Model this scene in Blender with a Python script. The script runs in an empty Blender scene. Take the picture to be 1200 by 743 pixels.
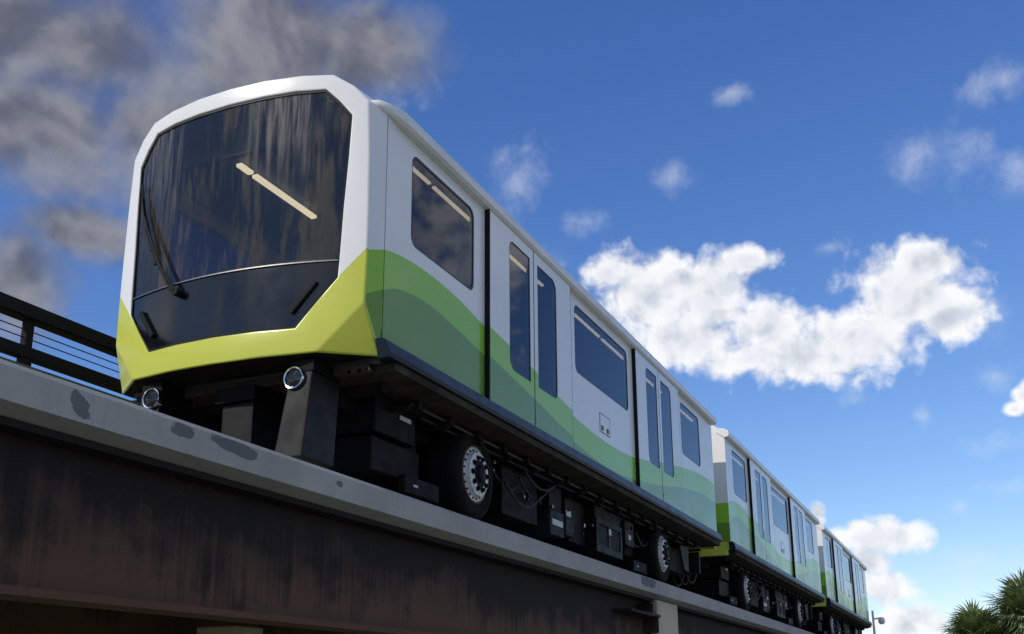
import bpy, bmesh, math, random
from mathutils import Vector, Matrix, noise as mnoise
random.seed(7)
R = math.radians
scene = bpy.context.scene
COL = scene.collection

# ------------------------------------------------------------------ camera
cam_d = bpy.data.cameras.new('camera'); cam = bpy.data.objects.new('camera', cam_d); COL.objects.link(cam)
fw = Vector((0.88344, 0.38535, 0.26652)); rt = Vector((0.40124, -0.91595, -0.00567)); up = Vector((-0.24194, -0.11195, 0.96381))
cam.matrix_world = Matrix(((rt.x, up.x, -fw.x, -6.534), (rt.y, up.y, -fw.y, -5.562), (rt.z, up.z, -fw.z, -2.501), (0, 0, 0, 1)))
cam_d.sensor_width = 36; cam_d.sensor_fit = 'HORIZONTAL'; cam_d.lens = 37.435
cam_d.shift_y = 0.0842; cam_d.clip_start = 0.05; cam_d.clip_end = 6000
scene.camera = cam

# ------------------------------------------------------------------ sun + sky
SUN_EL, SUN_AZ = R(34), R(152)           # azimuth counter-clockwise from +X (+X = away along the track)
sun_d = bpy.data.lights.new('sun', 'SUN'); sun = bpy.data.objects.new('sun', sun_d); COL.objects.link(sun)
sun_d.energy = 2.8; sun_d.angle = R(0.53); sun_d.color = (1.0, 0.93, 0.82)
sdir = Vector((math.cos(SUN_EL)*math.cos(SUN_AZ), math.cos(SUN_EL)*math.sin(SUN_AZ), math.sin(SUN_EL)))
sun.rotation_euler = sdir.to_track_quat('Z', 'Y').to_euler()
sun.location = (-20, 10, 30)
scene.view_settings.view_transform = 'Standard'; scene.view_settings.look = 'None'
scene.view_settings.gamma = 1; scene.view_settings.exposure = 0.0
scene.view_settings.use_curve_mapping = False
SKY_STRENGTH = 0.12

# each cloud lobe: azimuth, elevation, half width, half height (radians)
THICK = [(0.279, 0.368, 0.065, 0.048), (0.215, 0.366, 0.05, 0.045), (0.18, 0.392, 0.031, 0.017), (0.243, 0.324, 0.065, 0.031), (0.162, 0.331, 0.049, 0.035), (0.129, 0.299, 0.072, 0.031), (0.085, 0.312, 0.066, 0.045), (0.040, 0.343, 0.066, 0.050), (0.018, 0.371, 0.04, 0.02), (0.005, 0.322, 0.039, 0.028), (0.18, 0.303, 0.055, 0.022), (0.312, 0.389, 0.03, 0.024), (0.08, 0.135, 0.047, 0.019), (0.092, 0.113, 0.028, 0.015), (0.08, 0.09, 0.029, 0.019), (0.065, 0.06, 0.038, 0.019), (-0.052, 0.246, 0.011, 0.012), (-0.043, 0.236, 0.012, 0.008), (0.13, 0.158, 0.01, 0.011)]
DARK = [(0.862, 0.551, 0.21, 0.062), (0.652, 0.587, 0.115, 0.042), (0.581, 0.583, 0.056, 0.039), (0.861, 0.481, 0.115, 0.051), (0.762, 0.498, 0.098, 0.049), (0.676, 0.553, 0.095, 0.042), (0.873, 0.349, 0.042, 0.05), (0.829, 0.4, 0.045, 0.022)]
WISP = [(0.406, 0.476, 0.028, 0.034), (0.011, 0.463, 0.034, 0.025), (-0.023, 0.459, 0.029, 0.028), (-0.056, 0.508, 0.035, 0.019), (-0.07, 0.431, 0.021, 0.017), (0.248, 0.472, 0.019, 0.015), (0.183, 0.54, 0.024, 0.01), (0.096, 0.395, 0.016, 0.007), (-0.037, 0.321, 0.023, 0.023), (0.032, 0.235, 0.009, 0.012), (0.09, 0.258, 0.016, 0.011), (-0.027, 0.208, 0.028, 0.012), (-0.032, 0.171, 0.024, 0.01), (0.005, 0.112, 0.034, 0.019), (-0.03, 0.266, 0.016, 0.012), (0.54, 0.557, 0.04, 0.022), (0.332, 0.437, 0.026, 0.011), (0.376, 0.383, 0.017, 0.031), (0.01, 0.158, 0.007, 0.006)]

class NT:
    """small wrapper to wire node trees"""
    def __init__(self, tree): self.t = tree; self.n = tree.nodes; self.l = tree.links
    def new(self, typ, **kw):
        nd = self.n.new(typ)
        for k, v in kw.items(): setattr(nd, k, v)
        return nd
    def put(self, sock, v):
        if isinstance(v, bpy.types.NodeSocket): self.l.new(v, sock)
        elif v is not None: sock.default_value = v
    def math(self, op, a, b=None, c=None, clamp=False):
        nd = self.new('ShaderNodeMath', operation=op, use_clamp=clamp)
        for i, v in enumerate((a, b, c)):
            if v is not None: self.put(nd.inputs[i], v)
        return nd.outputs[0]
    def vmath(self, op, a, b=None):
        nd = self.new('ShaderNodeVectorMath', operation=op)
        self.put(nd.inputs[0], a)
        if b is not None: self.put(nd.inputs[1], b)
        return nd.outputs['Value'] if op in ('LENGTH', 'DOT_PRODUCT') else nd.outputs[0]
    def mix(self, f, a, b, blend='MIX'):
        nd = self.new('ShaderNodeMix', data_type='RGBA', blend_type=blend)
        self.put(nd.inputs[0], f); self.put(nd.inputs[6], a); self.put(nd.inputs[7], b)
        return nd.outputs[2]
    def smooth(self, v, lo, hi, o0=0.0, o1=1.0):
        nd = self.new('ShaderNodeMapRange', interpolation_type='SMOOTHSTEP')
        self.put(nd.inputs[0], v); self.put(nd.inputs[1], lo); self.put(nd.inputs[2], hi); self.put(nd.inputs[3], o0); self.put(nd.inputs[4], o1)
        return nd.outputs[0]
    def noise(self, vec, scale, detail=5, rough=.55, dist=0.0, lac=2.0):
        nd = self.new('ShaderNodeTexNoise'); self.put(nd.inputs['Vector'], vec)
        nd.inputs['Scale'].default_value = scale; nd.inputs['Detail'].default_value = detail
        nd.inputs['Roughness'].default_value = rough; nd.inputs['Distortion'].default_value = dist; nd.inputs['Lacunarity'].default_value = lac
        return nd.outputs['Fac']
    def mapping(self, vec, scale=(1, 1, 1), loc=(0, 0, 0)):
        nd = self.new('ShaderNodeMapping'); self.put(nd.inputs[0], vec)
        nd.inputs['Scale'].default_value = scale; nd.inputs['Location'].default_value = loc
        return nd.outputs[0]

world = bpy.data.worlds.new('World'); scene.world = world; world.use_nodes = True
W = NT(world.node_tree); W.n.clear()
out = W.new('ShaderNodeOutputWorld'); bg = W.new('ShaderNodeBackground')
sky = W.new('ShaderNodeTexSky', sky_type='NISHITA', sun_disc=False)
sky.sun_elevation = SUN_EL; sky.sun_rotation = R(90) - SUN_AZ
sky.air_density = 1.0; sky.dust_density = 0.0; sky.ozone_density = 3.0
sp = W.new('ShaderNodeSeparateColor'); W.l.new(sky.outputs[0], sp.inputs[0]); cb = W.new('ShaderNodeCombineColor')
for ch, (gain, gamma) in enumerate(((1.12, 1.28), (1.0, 1.10), (1.10, .84))):      # the camera's deeper, bluer rendering of clear sky
    v = W.math('POWER', W.math('MULTIPLY', sp.outputs[ch], SKY_STRENGTH), gamma)
    W.l.new(W.math('MULTIPLY', v, gain/SKY_STRENGTH), cb.inputs[ch])
skyc = cb.outputs[0]
tc = W.new('ShaderNodeTexCoord'); D = tc.outputs['Generated']
sep = W.new('ShaderNodeSeparateXYZ'); W.l.new(D, sep.inputs[0])

def lobes(nt, ae, lst):
    acc = None
    for a, e, ra, re in lst:
        v = nt.vmath('MULTIPLY', nt.vmath('SUBTRACT', ae, (a, e, 0)), (1/ra, 1/re, 0))
        m = nt.math('SUBTRACT', 1.0, nt.vmath('LENGTH', v))
        acc = m if acc is None else nt.math('SMOOTH_MAX', acc, m, 0.25)
    return acc

az = W.math('ARCTAN2', sep.outputs[1], sep.outputs[0]); el = W.math('ARCSINE', sep.outputs[2])
cmb = W.new('ShaderNodeCombineXYZ'); W.l.new(az, cmb.inputs[0]); W.l.new(el, cmb.inputs[1])
AE = cmb.outputs[0]
SUNWARD = Vector((-.35, .9, 1.9)).normalized() * .016
DS = W.vmath('ADD', D, tuple(SUNWARD))
big = W.noise(D, 11, 2, .5); fine = W.noise(D, 20, 7, .55, .2); fine2 = W.noise(DS, 20, 4, .55, .2)
def billow(v):                                   # rounded heads with sharp creases between them
    a = W.math('ABSOLUTE', W.math('SUBTRACT', W.noise(v, 17, 1, .5), .5)); b = W.math('ABSOLUTE', W.math('SUBTRACT', W.noise(v, 41, 2, .5), .5))
    return W.math('MULTIPLY_ADD', b, 1.5, W.math('MULTIPLY_ADD', a, 2.6, -.45))
warp = W.new('ShaderNodeTexNoise'); W.l.new(D, warp.inputs['Vector']); warp.inputs['Scale'].default_value = 30; warp.inputs['Detail'].default_value = 3
DW = W.vmath('ADD', D, W.vmath('MULTIPLY', W.vmath('SUBTRACT', warp.outputs['Color'], (.5, .5, .5)), (.014, .014, .014)))
puff = billow(DW); puff2 = billow(W.vmath('ADD', DW, tuple(SUNWARD)))
tiny = W.math('SUBTRACT', W.noise(D, 70, 4, .6), .5)
wis = W.noise(D, 27, 6, .62, .35)
# clouds elsewhere on the sky: same kind, placed by broad noise, beyond the patch mapped above
away = W.smooth(W.math('ABSOLUTE', W.math('SUBTRACT', az, .40)), .62, .85)
gen = W.math('MULTIPLY', W.math('SUBTRACT', W.noise(W.mapping(D, (1, 1, 1.5), (3.1, 1.7, .4)), 2.6, 2, .5), .52), 4.0)
gen = W.math('SUBTRACT', W.math('MULTIPLY', gen, away), W.math('MULTIPLY', W.math('SUBTRACT', 1.0, away), 3.0))
gen = W.math('SUBTRACT', gen, W.smooth(sep.outputs[2], .08, 0.0, 0.0, 2.0))
def dens(f, amp, pamp, fi, pu):
    a = W.math('MULTIPLY_ADD', W.math('SUBTRACT', fi, .5), amp, f)
    a = W.math('MULTIPLY_ADD', pu, pamp, a)
    a = W.math('MULTIPLY_ADD', tiny, .55, a)
    return W.math('MULTIPLY_ADD', W.math('SUBTRACT', big, .5), .5, a)
soft = W.noise(D, 9, 5, .5, .3); soft2 = W.noise(DS, 9, 3, .5, .3)
fc = W.math('MAXIMUM', lobes(W, AE, THICK), gen); fg = lobes(W, AE, DARK)
cum = dens(fc, 1.25, .55, fine, puff); grey = W.math('MULTIPLY_ADD', W.math('SUBTRACT', fine, .5), .7, W.math('MULTIPLY_ADD', W.math('SUBTRACT', soft, .5), 2.0, fg))
wf = W.math('MULTIPLY_ADD', W.math('SUBTRACT', wis, .5), 2.6, W.math('MULTIPLY_ADD', tiny, 1.3, W.math('MULTIPLY_ADD', W.math('SUBTRACT', soft, .5), 1.6, lobes(W, AE, WISP))))
a_c = W.smooth(cum, -.16, .42); a_g = W.smooth(grey, -.65, .65); a_w = W.smooth(wf, -.30, 2.1, 0, .46)
sh = W.math('ADD', W.math('MULTIPLY', W.math('SUBTRACT', fine2, fine), 1.5), W.math('MULTIPLY', W.math('SUBTRACT', puff2, puff), .55))
sh_c = W.smooth(sh, -.22, .42)
core = W.smooth(cum, .25, 1.1)
sh_c = W.math('MULTIPLY_ADD', core, .34, W.math('MULTIPLY', sh_c, .58), clamp=True)
CLOUD = 1.0 / SKY_STRENGTH
col_c = W.mix(sh_c, (1.02*CLOUD, 1.02*CLOUD, 1.03*CLOUD, 1), (.44*CLOUD, .50*CLOUD, .62*CLOUD, 1))
sh_g = W.smooth(W.math('ADD', W.math('MULTIPLY', W.math('SUBTRACT', soft2, soft), 1.4), W.math('MULTIPLY', W.math('SUBTRACT', fine2, fine), .35)), -.20, .16)
col_g = W.mix(sh_g, (.30*CLOUD, .30*CLOUD, .33*CLOUD, 1), (.125*CLOUD, .128*CLOUD, .16*CLOUD, 1))
k = W.mix(a_w, skyc, (.80*CLOUD, .84*CLOUD, .92*CLOUD, 1))
k = W.mix(W.math('MULTIPLY', a_g, .93), k, col_g)
k = W.mix(W.math('MULTIPLY', a_c, .97), k, col_c)
W.l.new(k, bg.inputs[0]); bg.inputs[1].default_value = SKY_STRENGTH
W.l.new(bg.outputs[0], out.inputs[0])

# ------------------------------------------------------------------ materials
def mat(name, base, rough=.5, metal=0.0, vary=.0, vscale=3.0, coat=0.0, spec=.5, bump=0.0, bscale=40, emit=None, estr=0.0):
    m = bpy.data.materials.new(name); m.use_nodes = True
    N = NT(m.node_tree); b = N.n['Principled BSDF']
    b.inputs['Roughness'].default_value = rough; b.inputs['Metallic'].default_value = metal
    b.inputs['Coat Weight'].default_value = coat; b.inputs['Specular IOR Level'].default_value = spec
    c = (*base, 1)
    if vary or bump:
        t = N.new('ShaderNodeTexCoord')
        if vary:
            f = N.smooth(N.noise(t.outputs['Object'], vscale, 6, .6), .3, .72)
            lo = tuple(x*(1-vary) for x in base) + (1,)
            N.l.new(N.mix(f, lo, c), b.inputs['Base Color'])
            N.l.new(N.math('MULTIPLY_ADD', f, -.12, rough+.1, clamp=True), b.inputs['Roughness'])
        else: b.inputs['Base Color'].default_value = c
        if bump:
            bp = N.new('ShaderNodeBump'); bp.inputs['Strength'].default_value = bump; bp.inputs['Distance'].default_value = .01
            N.l.new(N.noise(t.outputs['Object'], bscale, 6, .65), bp.inputs['Height']); N.l.new(bp.outputs[0], b.inputs['Normal'])
    else: b.inputs['Base Color'].default_value = c
    if emit:
        b.inputs['Emission Color'].default_value = (*emit, 1); b.inputs['Emission Strength'].default_value = estr
    return m

ZB = -0.85                                     # running surface of the guideway
WHITE, LGREEN, DGREEN, LIME = (.77, .755, .725), (.27, .53, .04), (.145, .275, .03), (.53, .555, .07)

def livery(name, front):
    m = bpy.data.materials.new(name); m.use_nodes = True
    N = NT(m.node_tree); b = N.n['Principled BSDF']
    t = N.new('ShaderNodeTexCoord'); s = N.new('ShaderNodeSeparateXYZ'); N.l.new(t.outputs['Object'], s.inputs[0])
    z = N.math('ADD', s.outputs[2], ZB)
    if front:
        lim = N.math('MULTIPLY_ADD', N.math('SUBTRACT', N.math('ABSOLUTE', s.outputs[1]), 1.075), 1.15, .775); lim = N.math('MAXIMUM', lim, .52)
        f = N.smooth(N.math('SUBTRACT', lim, z), -.003, .003)
        c = N.mix(f, (*WHITE, 1), (*LIME, 1))
    else:
        def wave(pts):
            fc = N.new('ShaderNodeFloatCurve'); cv = fc.mapping.curves[0]
            for i, (px, pz) in enumerate(pts):
                p = (px/13.0, pz/1.5)
                if i == 0: cv.points[0].location = p
                elif i == len(pts)-1: cv.points[len(cv.points)-1].location = p
                else: cv.points.new(*p)
            fc.mapping.update()
            N.l.new(N.math('DIVIDE', s.outputs[0], 13.0), fc.inputs['Value'])
            return N.math('MULTIPLY', fc.outputs[0], 1.5)
        g1 = wave([(0, .90), (.35, 1.02), (.76, 1.12), (1.22, 1.15), (1.73, 1.13), (2.4, 1.04), (3.71, .89), (4.88, .72), (6.1, .65), (7.22, .68), (8.64, .87), (9.42, .97), (10.56, 1.12), (11.5, 1.18), (13, 1.12)])
        g2 = wave([(0, .45), (.35, .64), (.58, .75), (.86, .83), (1.23, .86), (1.75, .82), (2.5, .72), (3.65, .57), (4.67, .43), (6.1, .33), (7.26, .37), (8.58, .51), (9.83, .70), (10.73, .80), (11.6, .85), (13, .78)])
        c = N.mix(N.smooth(N.math('SUBTRACT', g1, z), -.003, .003), (*WHITE, 1), (*LGREEN, 1))
        c = N.mix(N.smooth(N.math('SUBTRACT', g2, z), -.003, .003), c, (*DGREEN, 1))
    # faint road grime, heavier towards the sill, with vertical runs
    run = N.noise(N.mapping(t.outputs['Object'], (2.5, 2.5, .4)), 3, 2, .5)
    gr = N.math('MULTIPLY', N.smooth(run, .45, .8), N.smooth(z, 2.3, .2, .0, .06))
    c = N.mix(gr, c, (.22, .21, .18, 1))
    N.l.new(c, b.inputs['Base Color'])
    N.l.new(N.smooth(N.noise(t.outputs['Object'], 1.2, 1), .3, .75, .24, .32), b.inputs['Roughness'])
    b.inputs['Coat Weight'].default_value = .12; b.inputs['Coat Roughness'].default_value = .06; b.inputs['Specular IOR Level'].default_value = .35
    bp = N.new('ShaderNodeBump'); bp.inputs['Strength'].default_value = .03; bp.inputs['Distance'].default_value = .02
    N.l.new(N.noise(t.outputs['Object'], 1.1, 1), bp.inputs['Height']); N.l.new(bp.outputs[0], b.inputs['Normal'])
    return m

def glass(name, tint, refl=.04, rough=.015, pale_streaks=False):
    m = bpy.data.materials.new(name); m.use_nodes = True
    N = NT(m.node_tree); N.n.remove(N.n['Principled BSDF']); o = N.n['Material Output']
    tr = N.new('ShaderNodeBsdfTransparent'); tr.inputs[0].default_value = (*tint, 1)
    gl = N.new('ShaderNodeBsdfGlossy'); gl.inputs['Roughness'].default_value = rough; gl.inputs[0].default_value = (.95, .97, 1, 1)
    lw = N.new('ShaderNodeLayerWeight'); lw.inputs[0].default_value = .5
    fr = N.math('MULTIPLY_ADD', N.math('POWER', lw.outputs['Facing'], 5.0), .85, refl)
    t = N.new('ShaderNodeTexCoord'); bp = N.new('ShaderNodeBump'); bp.inputs['Strength'].default_value = .025; bp.inputs['Distance'].default_value = .02
    N.l.new(N.noise(t.outputs['Object'], 1.3, 2), bp.inputs['Height']); N.l.new(bp.outputs[0], gl.inputs['Normal'])
    mx = N.new('ShaderNodeMixShader'); N.l.new(fr, mx.inputs[0]); N.l.new(tr.outputs[0], mx.inputs[1]); N.l.new(gl.outputs[0], mx.inputs[2])
    res = mx.outputs[0]
    if pale_streaks:                                    # pale matte streaks in two bands, denser towards the top edge
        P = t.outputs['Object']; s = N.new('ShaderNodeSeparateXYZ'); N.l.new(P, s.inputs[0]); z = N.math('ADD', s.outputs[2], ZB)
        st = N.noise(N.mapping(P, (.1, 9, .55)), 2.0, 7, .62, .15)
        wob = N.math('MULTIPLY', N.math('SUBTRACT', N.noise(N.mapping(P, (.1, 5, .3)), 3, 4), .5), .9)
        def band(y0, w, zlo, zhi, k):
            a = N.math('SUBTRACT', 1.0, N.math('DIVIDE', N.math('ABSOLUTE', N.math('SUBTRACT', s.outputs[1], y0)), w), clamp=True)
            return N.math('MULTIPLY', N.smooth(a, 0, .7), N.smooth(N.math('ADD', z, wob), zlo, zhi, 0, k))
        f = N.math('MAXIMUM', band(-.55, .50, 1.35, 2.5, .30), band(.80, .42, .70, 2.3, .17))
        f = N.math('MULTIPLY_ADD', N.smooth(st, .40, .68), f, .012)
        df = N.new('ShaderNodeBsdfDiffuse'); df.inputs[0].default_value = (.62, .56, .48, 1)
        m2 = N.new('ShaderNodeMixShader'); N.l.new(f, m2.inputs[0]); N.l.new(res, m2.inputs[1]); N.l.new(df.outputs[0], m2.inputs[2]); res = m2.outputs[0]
    N.l.new(res, o.inputs[0])
    return m

M = {
 'livery': livery('side_livery', False), 'front': livery('front_livery', True),
 'white': mat('roof_white', WHITE, .35, vary=.12, vscale=2, coat=.2),
 'glass': glass('tinted_side_glass', (.20, .26, .42), .026), 'wind': glass('windscreen_glass', (.22, .235, .25), .05, pale_streaks=True),
 'black_gloss': mat('gloss_black_panel', (.004, .0045, .006), .08, coat=.0, vary=.2, vscale=1.5),
 'rubber': mat('black_rubber', (.012, .012, .013), .6, spec=.12), 'seal': mat('window_seal', (.02, .02, .022), .45),
 'steel_trim': mat('brushed_trim', (.22, .21, .20), .35, 1.0),
 'sill': mat('navy_sill', (.011, .019, .04), .38, vary=.35, vscale=6, coat=.0, spec=.35),
 'under': mat('underframe_paint', (.016, .014, .011), .8, vary=.55, vscale=5, spec=.12),
 'pan': mat('underfloor_pan', (.055, .046, .032), .85, vary=.5, vscale=4, spec=.12),
 'equip': mat('equipment_black', (.0045, .0048, .005), .6, vary=.4, vscale=6, spec=.12),
 'equip2': mat('equipment_grey', (.016, .018, .020), .55, vary=.4, vscale=6, spec=.12),
 'tyre': mat('tyre_rubber', (.009, .0085, .008), .85, vary=.35, vscale=9, bump=.3, bscale=60, spec=.12),
 'rim': mat('wheel_silver', (.72, .72, .70), .45, .1, vary=.4, vscale=9), 'rust': mat('rusty_ring', (.10, .06, .035), .8, .2, vary=.5, vscale=20),
 'label': mat('equipment_label', (.55, .57, .55), .5, vary=.25, vscale=30),
 'lens': mat('lamp_glass', (.55, .55, .52), .05, .85, coat=1.0), 'chrome': mat('lamp_bezel', (.5, .5, .5), .12, 1.0),
 'fairing': mat('fairing_black', (.006, .0065, .007), .5, vary=.35, vscale=5, coat=.03, spec=.2),
 'inner': mat('interior_lining', (.10, .105, .115), .7), 'seat': mat('interior_red', (.25, .02, .02), .5),
 'lamp': mat('interior_tube', (.8, .7, .5), .5, emit=(1.0, .80, .50), estr=3.0),
 'lamp2': mat('side_lamp_tube', (.8, .6, .3), .5, emit=(1.0, .50, .13), estr=9.0),
 'cable': mat('cable_black', (.01, .01, .01), .5), 'line': mat('hatch_line', (.05, .05, .055), .6), 'ventdark': mat('vent_dark', (.03, .03, .035), .6),
}

# ------------------------------------------------------------------ mesh helpers
BASE = {}
class MB:
    def __init__(self): self.v = []; self.f = []; self.m = []
    def add(self, vs, fs, mi=0):
        n = len(self.v); self.v += [tuple(p) for p in vs]
        for f in fs: self.f.append(tuple(i+n for i in f)); self.m.append(mi)
        return self
    def box(self, x0, x1, y0, y1, z0, z1, mi=0):
        vs = [(x0, y0, z0), (x1, y0, z0), (x1, y1, z0), (x0, y1, z0), (x0, y0, z1), (x1, y0, z1), (x1, y1, z1), (x0, y1, z1)]
        return self.add(vs, [(0, 3, 2, 1), (4, 5, 6, 7), (0, 1, 5, 4), (1, 2, 6, 5), (2, 3, 7, 6), (3, 0, 4, 7)], mi)
    def hexa(self, bot, top, mi=0):           # two quads of 4 points
        return self.add(list(bot)+list(top), [(0, 3, 2, 1), (4, 5, 6, 7), (0, 1, 5, 4), (1, 2, 6, 5), (2, 3, 7, 6), (3, 0, 4, 7)], mi)
    def extrude_x(self, prof, xs, fn=None, mi=0, cap=True):    # prof: list of (y,z), closed
        n = len(prof); vs = []
        for x in xs:
            for (y, z) in prof: vs.append(fn(x, y, z) if fn else (x, y, z))
        fs = []
        for i in range(len(xs)-1):
            for j in range(n): a = i*n+j; b = i*n+(j+1) % n; fs.append((a, b, b+n, a+n))
        if cap: fs.append(tuple(range(n-1, -1, -1))); fs.append(tuple((len(xs)-1)*n+j for j in range(n)))
        return self.add(vs, fs, mi)
    def lathe_y(self, c, prof, n=32, mi=0):   # prof: list of (r, y) around the Y axis through c
        vs = []; k = len(prof)
        for i in range(n):
            a = 2*math.pi*i/n
            for r, y in prof: vs.append((c[0]+r*math.cos(a), c[1]+y, c[2]+r*math.sin(a)))
        fs = []
        for i in range(n):
            for j in range(k-1):
                a = i*k+j; b = ((i+1) % n)*k+j; fs.append((a, b, b+1, a+1))
        return self.add(vs, fs, mi)
    def tube(self, pts, r, n=8, mi=0, r1=None):
        pts = [Vector(p) for p in pts]; vs = []; L = len(pts)
        for i, p in enumerate(pts):
            d = (pts[min(i+1, L-1)]-pts[max(i-1, 0)]).normalized()
            a = d.orthogonal().normalized() if abs(d.z) > .95 else d.cross(Vector((0, 0, 1))).normalized()
            b = d.cross(a); rr = r if r1 is None else r+(r1-r)*i/(L-1)
            for j in range(n): t = 2*math.pi*j/n; vs.append(p+a*rr*math.cos(t)+b*rr*math.sin(t))
        fs = [(i*n+j, i*n+(j+1) % n, (i+1)*n+(j+1) % n, (i+1)*n+j) for i in range(L-1) for j in range(n)]
        fs += [tuple(range(n-1, -1, -1)), tuple((L-1)*n+j for j in range(n))]
        return self.add(vs, fs, mi)
    def build(self, name, mt, parent=None, bevel=0.0, smooth=False, seg=2, angle=30, loc=None, weld=False):
        me = bpy.data.meshes.new(name)
        o = bpy.data.objects.new(name, me); COL.objects.link(o)
        off = Vector((0, 0, 0))
        if parent is not None: o.parent = parent; off = BASE[parent]
        if loc is not None: o.location = Vector(loc)-off; off = Vector((0, 0, 0))
        BASE[o] = off if loc is None else Vector(loc)
        me.from_pydata([(x-off.x, y-off.y, z-off.z) for x, y, z in self.v], [], self.f)
        mts = mt if isinstance(mt, (list, tuple)) else [mt]
        for q in mts: me.materials.append(q)
        me.polygons.foreach_set('material_index', self.m)
        bm = bmesh.new(); bm.from_mesh(me)
        if weld: bmesh.ops.remove_doubles(bm, verts=bm.verts, dist=.004)
        bmesh.ops.recalc_face_normals(bm, faces=bm.faces)
        if bevel:
            es = [e for e in bm.edges if len(e.link_faces) == 2 and e.calc_face_angle(0) > R(angle)]
            bmesh.ops.bevel(bm, geom=es, offset=bevel, segments=seg, profile=.6, affect='EDGES', clamp_overlap=True)
        bm.to_mesh(me); bm.free()
        if smooth:
            for p in me.polygons: p.use_smooth = True
            try: me.set_sharp_from_angle(angle=R(35))
            except Exception: pass
        return o

def rrect(x0, x1, z0, z1, r, seg=6):
    """rounded rectangle, r = (bl, br, tr, tl)"""
    if not isinstance(r, (tuple, list)): r = (r,)*4
    pts = []
    for (cx, cz, a0), rr in zip(((x0, z0, 180), (x1, z0, 270), (x1, z1, 0), (x0, z1, 90)), r):
        sx = 1 if cx == x0 else -1; sz = 1 if cz == z0 else -1
        ox, oz = cx+sx*rr, cz+sz*rr
        for i in range(seg+1):
            a = R(a0+90*i/seg); pts.append((ox+rr*math.cos(a), oz+rr*math.sin(a)))
    return pts

def sheet(mb, outer, holes, yf, yb, mi=0):
    """flat plate in the XZ plane with holes: front face at yf, rims back to yb"""
    bm = bmesh.new(); edges = []
    for lp in [outer]+holes:
        vs = [bm.verts.new((x, yf, z)) for x, z in lp]
        edges += [bm.edges.new((vs[i], vs[(i+1) % len(vs)])) for i in range(len(vs))]
    bmesh.ops.triangle_fill(bm, use_beauty=True, use_dissolve=False, edges=edges)
    bm.verts.index_update()
    vs = [v.co[:] for v in bm.verts]; fs = [[v.index for v in f.verts] for f in bm.faces]
    bm.free(); mb.add(vs, fs, mi)
    for lp in [outer]+holes:
        n = len(lp); a = [(x, yf, z) for x, z in lp]+[(x, yb, z) for x, z in lp]
        mb.add(a, [(i, (i+1) % n, n+(i+1) % n, n+i) for i in range(n)], mi)
    return mb

def pane(mb, lp, y0, y1, mi=0):
    n = len(lp)
    return mb.add([(x, y0, z) for x, z in lp]+[(x, y1, z) for x, z in lp],
                  [tuple(range(n)), tuple(range(2*n-1, n-1, -1))]+[(i, (i+1) % n, n+(i+1) % n, n+i) for i in range(n)], mi)

def grow(lp, d):
    cx = sum(p[0] for p in lp)/len(lp); cz = sum(p[1] for p in lp)/len(lp)
    hx = max(p[0] for p in lp)-cx; hz = max(p[1] for p in lp)-cz
    return [(cx+(x-cx)*(1+d/hx), cz+(z-cz)*(1+d/hz)) for x, z in lp]

def thing(name, label, cat, loc, group=None):
    o = bpy.data.objects.new(name, None); COL.objects.link(o); o.location = loc; BASE[o] = Vector(loc)
    o.empty_display_size = .3
    tag(o, label, cat, group); return o
def tag(o, label, cat, group=None):
    o['label'] = label; o['category'] = cat
    if group: o['group'] = group
    return o
def struct(o): o['kind'] = 'structure'; return o
def copy_tree(o, parent=None):
    c = o.copy(); COL.objects.link(c); c.parent = parent
    for ch in list(o.children): copy_tree(ch, c)
    return c

# ------------------------------------------------------------------ ground
GZ = -4.1
def ground_mat():
    m = bpy.data.materials.new('ground_grass'); m.use_nodes = True
    N = NT(m.node_tree); b = N.n['Principled BSDF']; b.inputs['Roughness'].default_value = .95
    t = N.new('ShaderNodeTexCoord')
    c = N.mix(N.smooth(N.noise(t.outputs['Object'], .25, 6, .6), .35, .7), (.10, .13, .045, 1), (.26, .24, .13, 1))
    c = N.mix(N.smooth(N.noise(t.outputs['Object'], 6, 5, .7), .3, .8, 0, .5), c, (.30, .27, .18, 1))
    N.l.new(c, b.inputs['Base Color']); return m
def road_mat(name, base):
    return mat(name, base, .9, vary=.3, vscale=1.2, bump=.4, bscale=60)
g = MB(); n = 24
xs = [-2500+5000*i/n for i in range(n+1)]
g.add([(x, y, GZ) for x in xs for y in xs], [(i*(n+1)+j, (i+1)*(n+1)+j, (i+1)*(n+1)+j+1, i*(n+1)+j+1) for i in range(n) for j in range(n)])
struct(g.build('ground', ground_mat()))
struct(MB().box(-90, 140, -8.6, -3.4, GZ-.2, GZ+.004).build('path', road_mat('pale_concrete_path', (.42, .40, .36))))

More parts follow.
